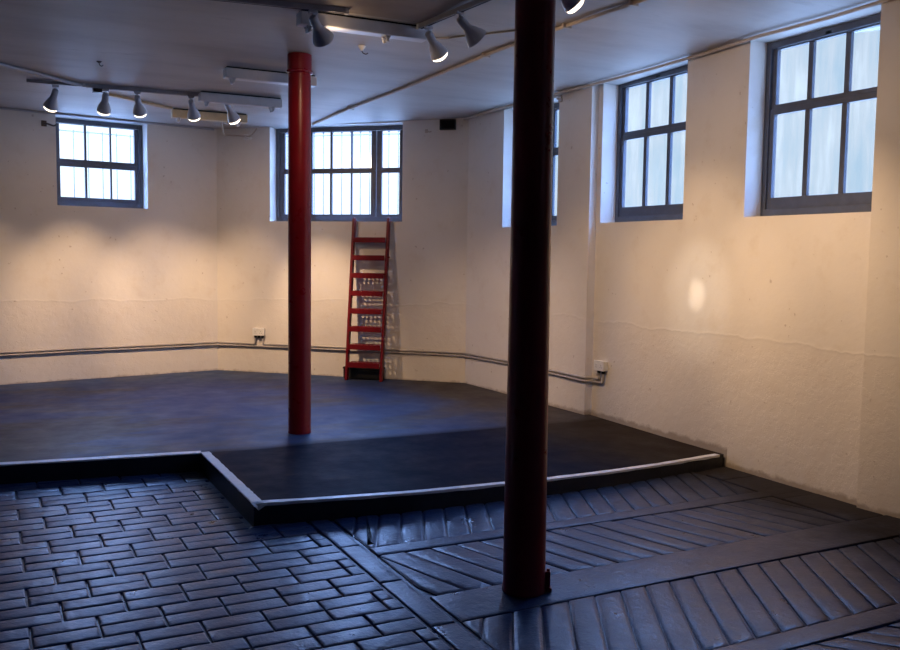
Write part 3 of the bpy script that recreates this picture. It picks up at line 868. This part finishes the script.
def place_spot(mount, target, label, power, size=62, blend=1.0, group='white track spotlights', drop=0.036, recess=False, spill=0.12, core=0):
    r = copy_tree(protos[recess]) if used[recess] else protos[recess]
    used[recess] = True; lamp_n[0] += 1
    r.location = V(mount) - V((0, 0, drop))
    tag(r, label, 'spotlight', group=group)
    hd = [c for c in r.children if c.name.startswith('lamp_holder')][0]
    piv = r.location + V((0, 0, -0.050))
    d = (V(target) - piv).normalized()
    hd.rotation_euler = d.to_track_quat('Z', 'Y').to_euler()
    # a reflector lamp: a soft-edged beam inside a wide weak spill (and a hot core for the narrow lamp)
    for e, sz in [(power, size), (power * spill, 135)] + ([(core, 5.5), (core * 0.6, 20)] if core else []):
        li = bpy.data.lights.new('spot_beam', 'SPOT')
        li.energy = e; li.color = (1.0, 0.66, 0.39) if sz > 25 else (1.0, 0.84, 0.68)
        li.spot_size = math.radians(sz); li.spot_blend = 1.0; li.shadow_soft_size = 0.012
        lo = bpy.data.objects.new('spot_beam', li); COL.objects.link(lo)
        lo.location = piv + d * 0.235
        lo.rotation_euler = d.to_track_quat('-Z', 'Y').to_euler()
    return r
PW = 100
FAR = dict(size=47, spill=0.05)
place_spot(C3(0.559, 9.06), (-0.10, 10.74, 0.75), 'leftmost of the five far white spotlights, tilted left', PW * 0.9, **FAR)
place_spot(C3(0.985, 9.04), (0.86, 10.90, 0.76), 'second from left of the five far white spotlights', PW * 2.3, **FAR)
place_spot(C3(1.262, 9.03), (1.98, 11.08, 0.70), 'third from left of the five far white spotlights', PW * 2.3, **FAR)
place_spot(C3(1.755, 9.01), (2.66, 11.0, 0.70), 'fourth of the five far white spotlights, before the yellowed batten', PW * 1.6, **FAR)
place_spot(C3(2.10, 9.00), (3.53, 10.17, 0.75), 'rightmost of the five far white spotlights, tilted right', PW * 3.0, size=42)
place_spot(C3(1.897, 5.735), (4.80, 8.4, 0.3), 'white spotlight pointing right on short track above the back column', PW * 2.4, size=44, recess=True)
place_spot(C3(2.725, 5.73), (5.03, 6.9, 0.6), 'white spotlight with lit bulb rim showing, at the far end of near track', PW * 0.9, size=56)
place_spot(C3(2.752, 5.315), (5.03, 5.53, 1.30), 'white spotlight seen side-on, next left of the front column', PW * 1.35, size=50, recess=True, core=PW * 1.7, spill=0.25)
place_spot(C3(2.84, 4.34), (5.03, 4.30, 1.28), 'white spotlight cut by top edge of the frame right of front column', PW * 1.85, size=54, spill=0.27)

# bare point light added for the leak past the spotlight beside the near batten
li = bpy.data.lights.new('leak_fill', 'POINT'); li.energy = 0.9; li.color = (1.0, 0.70, 0.42); li.shadow_soft_size = 0.012
lo = bpy.data.objects.new('leak_fill', li); COL.objects.link(lo); lo.location = (2.075, 5.835, 3.02)

# connector box, boards and pipes on the ceiling
o = empty('junction_box', C3(0.93, 9.12)); tag(o, 'small brown junction box at the start of the far track', 'junction box')
mesh_obj('box_body', box((-0.05, -0.03, -0.055), (0.05, 0.03, -0.004), 0.005), M_BROWN, o)
mesh_obj('box_lid', box((-0.053, -0.033, -0.06), (0.053, 0.033, -0.052), 0.003), M_BROWN, o)
tag(box_along('wooden_board', C3(1.05, 9.43, 0.003), C3(1.72, 9.90, 0.003), 0.06, 0.022, M_WOOD), 'bare wooden board running diagonally on the ceiling to the yellowed batten', 'board')
def ceil_pipe(pts, r, mat, label, name='ceiling_conduit', cat='conduit'):
    b = tube(smooth_path(pts, 0.05), r, 8)
    return tag(mesh_obj(name, b, mat, smooth=50), label, cat)
o = empty('ceiling_conduit', C3(3.40, 10.15)); tag(o, 'long cream conduit crossing the ceiling behind the front column', 'conduit')
z = o.location
pp = [C3(x, y, 0.014) - z for x, y in ((3.37, 10.2), (3.38, 9.1), (3.47, 7.8), (3.50, 6.95), (3.53, 6.15), (3.60, 5.40), (3.67, 4.7), (3.86, 2.4))]
mesh_obj('pipe', tube(pp, 0.014, 8), M_CREAMPIPE, o, smooth=50)
for x, y in ((3.387, 9.0), (3.522, 6.35), (3.605, 5.35), (3.67, 4.7)):
    q = C3(x, y) - z
    mesh_obj('saddle', box((q.x - 0.035, q.y - 0.012, q.z - 0.032), (q.x + 0.035, q.y + 0.012, q.z + 0.0), 0.003), M_CREAMPIPE, o)
ceil_pipe([C3(-2.2, 6.0, 0.015), C3(0.10, 8.46, 0.015), C3(0.78, 9.05, 0.018), C3(0.83, 9.05, 0.018)], 0.016, M_RAIL, 'grey conduit running from upper left across ceiling to the far track')
ceil_pipe([C3(2.66, 6.02, 0.006), C3(2.99, 6.10, 0.006), C3(3.35, 5.68, 0.006), C3(3.56, 5.42, 0.01)], 0.0065, M_CREAMPIPE, 'thin cream cable looping from the near batten light to ceiling conduit', 'ceiling_cable', 'cable')
ceil_pipe([fw(-0.0, 0.06, zc(9.02) - 0.02), fw(0.9, 0.10, zc(8.1) - 0.02), fw(2.1, 0.05, zc(6.95) - 0.02), V((4.97, 6.2, zc(6.2) - 0.02)), V((4.985, 5.5, zc(5.5) - 0.025)), V((4.96, 4.9, 3.19)), V((4.98, 4.3, 3.19)), V((4.935, 3.75, 3.19)), V((5.12, 1.6, 3.19))],
          0.013, M_CREAMPIPE, 'cream conduit along the ceiling edge above the right wall windows')
ceil_pipe([lw(-3.0, 0.05, zc(10.2) - 0.013), lw(lenL - 0.05, 0.05, zc(11.1) - 0.013)], 0.012, M_RAIL, 'grey conduit along the ceiling edge above the small left window')
ceil_pipe([C3(2.33, 10.02, 0.10), C3(2.36, 10.40, 0.03), V((2.52, 10.98, 2.985)), V((2.80, 10.78, 2.97)), V((2.86, 10.74, 3.06))], 0.010, M_CREAMPIPE, 'drooping cable from the yellowed batten light to the wall corner', 'ceiling_cable', 'cable')
o = empty('ceiling_hook', C3(2.568, 6.585)); tag(o, 'small white cup hook on the ceiling right of the back column', 'hook')
mesh_obj('rose', add_lathe(bmesh.new(), [(0, 0), (0.03, 0), (0.028, -0.008), (0.016, -0.022), (0.010, -0.034), (0, -0.036)], 20), M_PLASTIC, o, smooth=40)
mesh_obj('hook_wire', tube(smooth_path([(0, 0, -0.03), (0.004, 0, -0.05), (0.03, -0.01, -0.062), (0.045, -0.012, -0.05)], 0.015), 0.004, 8), M_BROWN, o, smooth=50)
o = empty('ceiling_hook', C3(0.83, 8.05)); tag(o, 'small dark hook on the ceiling above the left window spotlights', 'hook')
mesh_obj('rose', add_lathe(bmesh.new(), [(0, 0), (0.022, 0), (0.020, -0.006), (0.008, -0.014), (0, -0.016)], 20), M_BROWN, o, smooth=40)
mesh_obj('hook_wire', tube(smooth_path([(0, 0, -0.012), (0.002, 0, -0.03), (0.02, 0, -0.04), (0.03, 0, -0.028)], 0.012), 0.004, 8), M_BROWN, o, smooth=50)

# ---- outdoors: pavement and iron railings seen through the back windows
def slab(p, q, o, name, label, w=3.4):
    a, b = p + o * 0.36, q + o * 0.36
    bm = bmesh.new()
    vs = [bm.verts.new((v.x, v.y, z)) for z in (1.55, 1.72) for v in (a, b, b + o * w, a + o * w)]
    bm.faces.new(vs[:4][::-1]); bm.faces.new(vs[4:])
    for i in range(4): bm.faces.new((vs[i], vs[(i + 1) % 4], vs[4 + (i + 1) % 4], vs[4 + i]))
    return tag(mesh_obj(name, bm, M_STONE), label, 'pavement', kind='structure')
slab(PFAR, PL, o1, 'pavement', 'pavement outside the left wall window')
slab(PL, PK, o2, 'pavement', 'pavement outside the middle wall window', 2.8)
def railing(p, d, o, s0, s1, off, ztop, step, label, knobs=True):
    r = empty('iron_railing', (*(p + d * s0 + o * off).xy, 1.72), math.atan2(d.y, d.x)); tag(r, label, 'railing')
    ln = s1 - s0; zt = ztop - 1.72
    mesh_obj('rail', box((0, -0.01, zt - 0.007), (ln, 0.01, zt + 0.007)), M_IRON, r)
    mesh_obj('rail', box((0, -0.012, 0.08), (ln, 0.012, 0.104)), M_IRON, r)
    n = int(ln / step)
    for k in range(n + 1):
        x = k * step
        b = add_lathe(bmesh.new(), [(0, 0), (0.0065, 0), (0.0065, zt + 0.02)] + ([(0.020, zt + 0.045), (0.010, zt + 0.085), (0, zt + 0.11)] if knobs else [(0, zt + 0.02)]), 8, Matrix.Translation((x, 0, 0)))
        mesh_obj('bar', b, M_IRON, r)
railing(PL, d2, o2, 0.2, 3.0, 1.0, 3.10, 0.128, 'iron railing with knobbed bars outside the wide window')
railing(PL0, d1, o1, 0.2, 2.4, 1.0, 3.02, 0.17, 'iron railing outside the small left window', False)

# ------------------------------------------------------------------ light from outdoors
W = bpy.data.worlds.new('sky'); SC.world = W; W.use_nodes = True
nt = W.node_tree
bg = nt.nodes['Background']
tc = nt.nodes.new('ShaderNodeTexCoord'); sp = nt.nodes.new('ShaderNodeSeparateXYZ'); L(nt, tc.outputs['Generated'], sp.inputs[0])
zz = math_n(nt, 'MULTIPLY', math_n(nt, 'ADD', sp.outputs['Z'], 1.0), 0.5)
sky = ramp(nt, zz, [(0.0, (6.0, 9.0, 15.5)), (0.485, (6.0, 9.0, 15.5)), (0.503, (1.40, 1.64, 1.92)), (0.61, (1.42, 1.70, 2.05)), (0.66, (8.5, 15.0, 33.0)), (0.85, (11.0, 21.0, 47.0)), (1.0, (11.0, 21.0, 47.0))])
L(nt, sky, bg.inputs['Color']); bg.inputs['Strength'].default_value = 1.0
def portal(p, n, w, h):
    li = bpy.data.lights.new('window_portal', 'AREA'); li.shape = 'RECTANGLE'; li.size = w; li.size_y = h
    li.cycles.is_portal = True
    o = bpy.data.objects.new('window_portal', li); COL.objects.link(o)
    o.location = p; o.rotation_euler = (-n).to_track_quat('Z', 'Y').to_euler()
    # area lights shine along local -Z
def wp(p, d, o, s, z): q = p + d * s + o * 0.30; return V((q.x, q.y, z))
portal(wp(PL0, d1, o1, 1.118, 2.57), -o1, 0.98, 0.98)
portal(wp(PL, d2, o2, 1.55, 2.53), -o2, 1.66, 1.12)
portal(wp(PK, d3, o3, 1.17, 2.5), -o3, 0.93, 1.22)
for y in (6.28, 4.49): portal(V((XR + 0.30, y, 2.55)), V((-1, 0, 0)), 1.11, 1.28)
pq = V((XP, 3.89, 0)) + dn_ * 5.15 + on_ * 0.36
portal(V((pq.x, pq.y, 2.55)), -on_, 1.1, 1.28)

# ------------------------------------------------------------------ camera
F = 900.0
yaw = math.radians(27.0); pitch = math.atan((325 - 254) / F); roll = math.radians(0.75)
fwd = V((math.sin(yaw) * math.cos(pitch), math.cos(yaw) * math.cos(pitch), -math.sin(pitch)))
r0 = V((math.cos(yaw), -math.sin(yaw), 0)); u0 = r0.cross(fwd)
R = r0 * math.cos(roll) + u0 * math.sin(roll); U = u0 * math.cos(roll) - r0 * math.sin(roll)
cam = bpy.data.cameras.new('camera'); co = bpy.data.objects.new('camera', cam); COL.objects.link(co)
m = Matrix((R, U, -fwd)).transposed().to_4x4(); m.translation = V((0, 0, 1.6))
co.matrix_world = m
cam.sensor_fit = 'HORIZONTAL'; cam.sensor_width = 36.0; cam.lens = 36.0 * F / 900.0
cam.clip_start = 0.02
SC.camera = co
vs_ = SC.view_settings
vs_.view_transform = 'Standard'; vs_.look = 'None'; vs_.exposure = 0.0; vs_.gamma = 1.0; vs_.use_curve_mapping = False
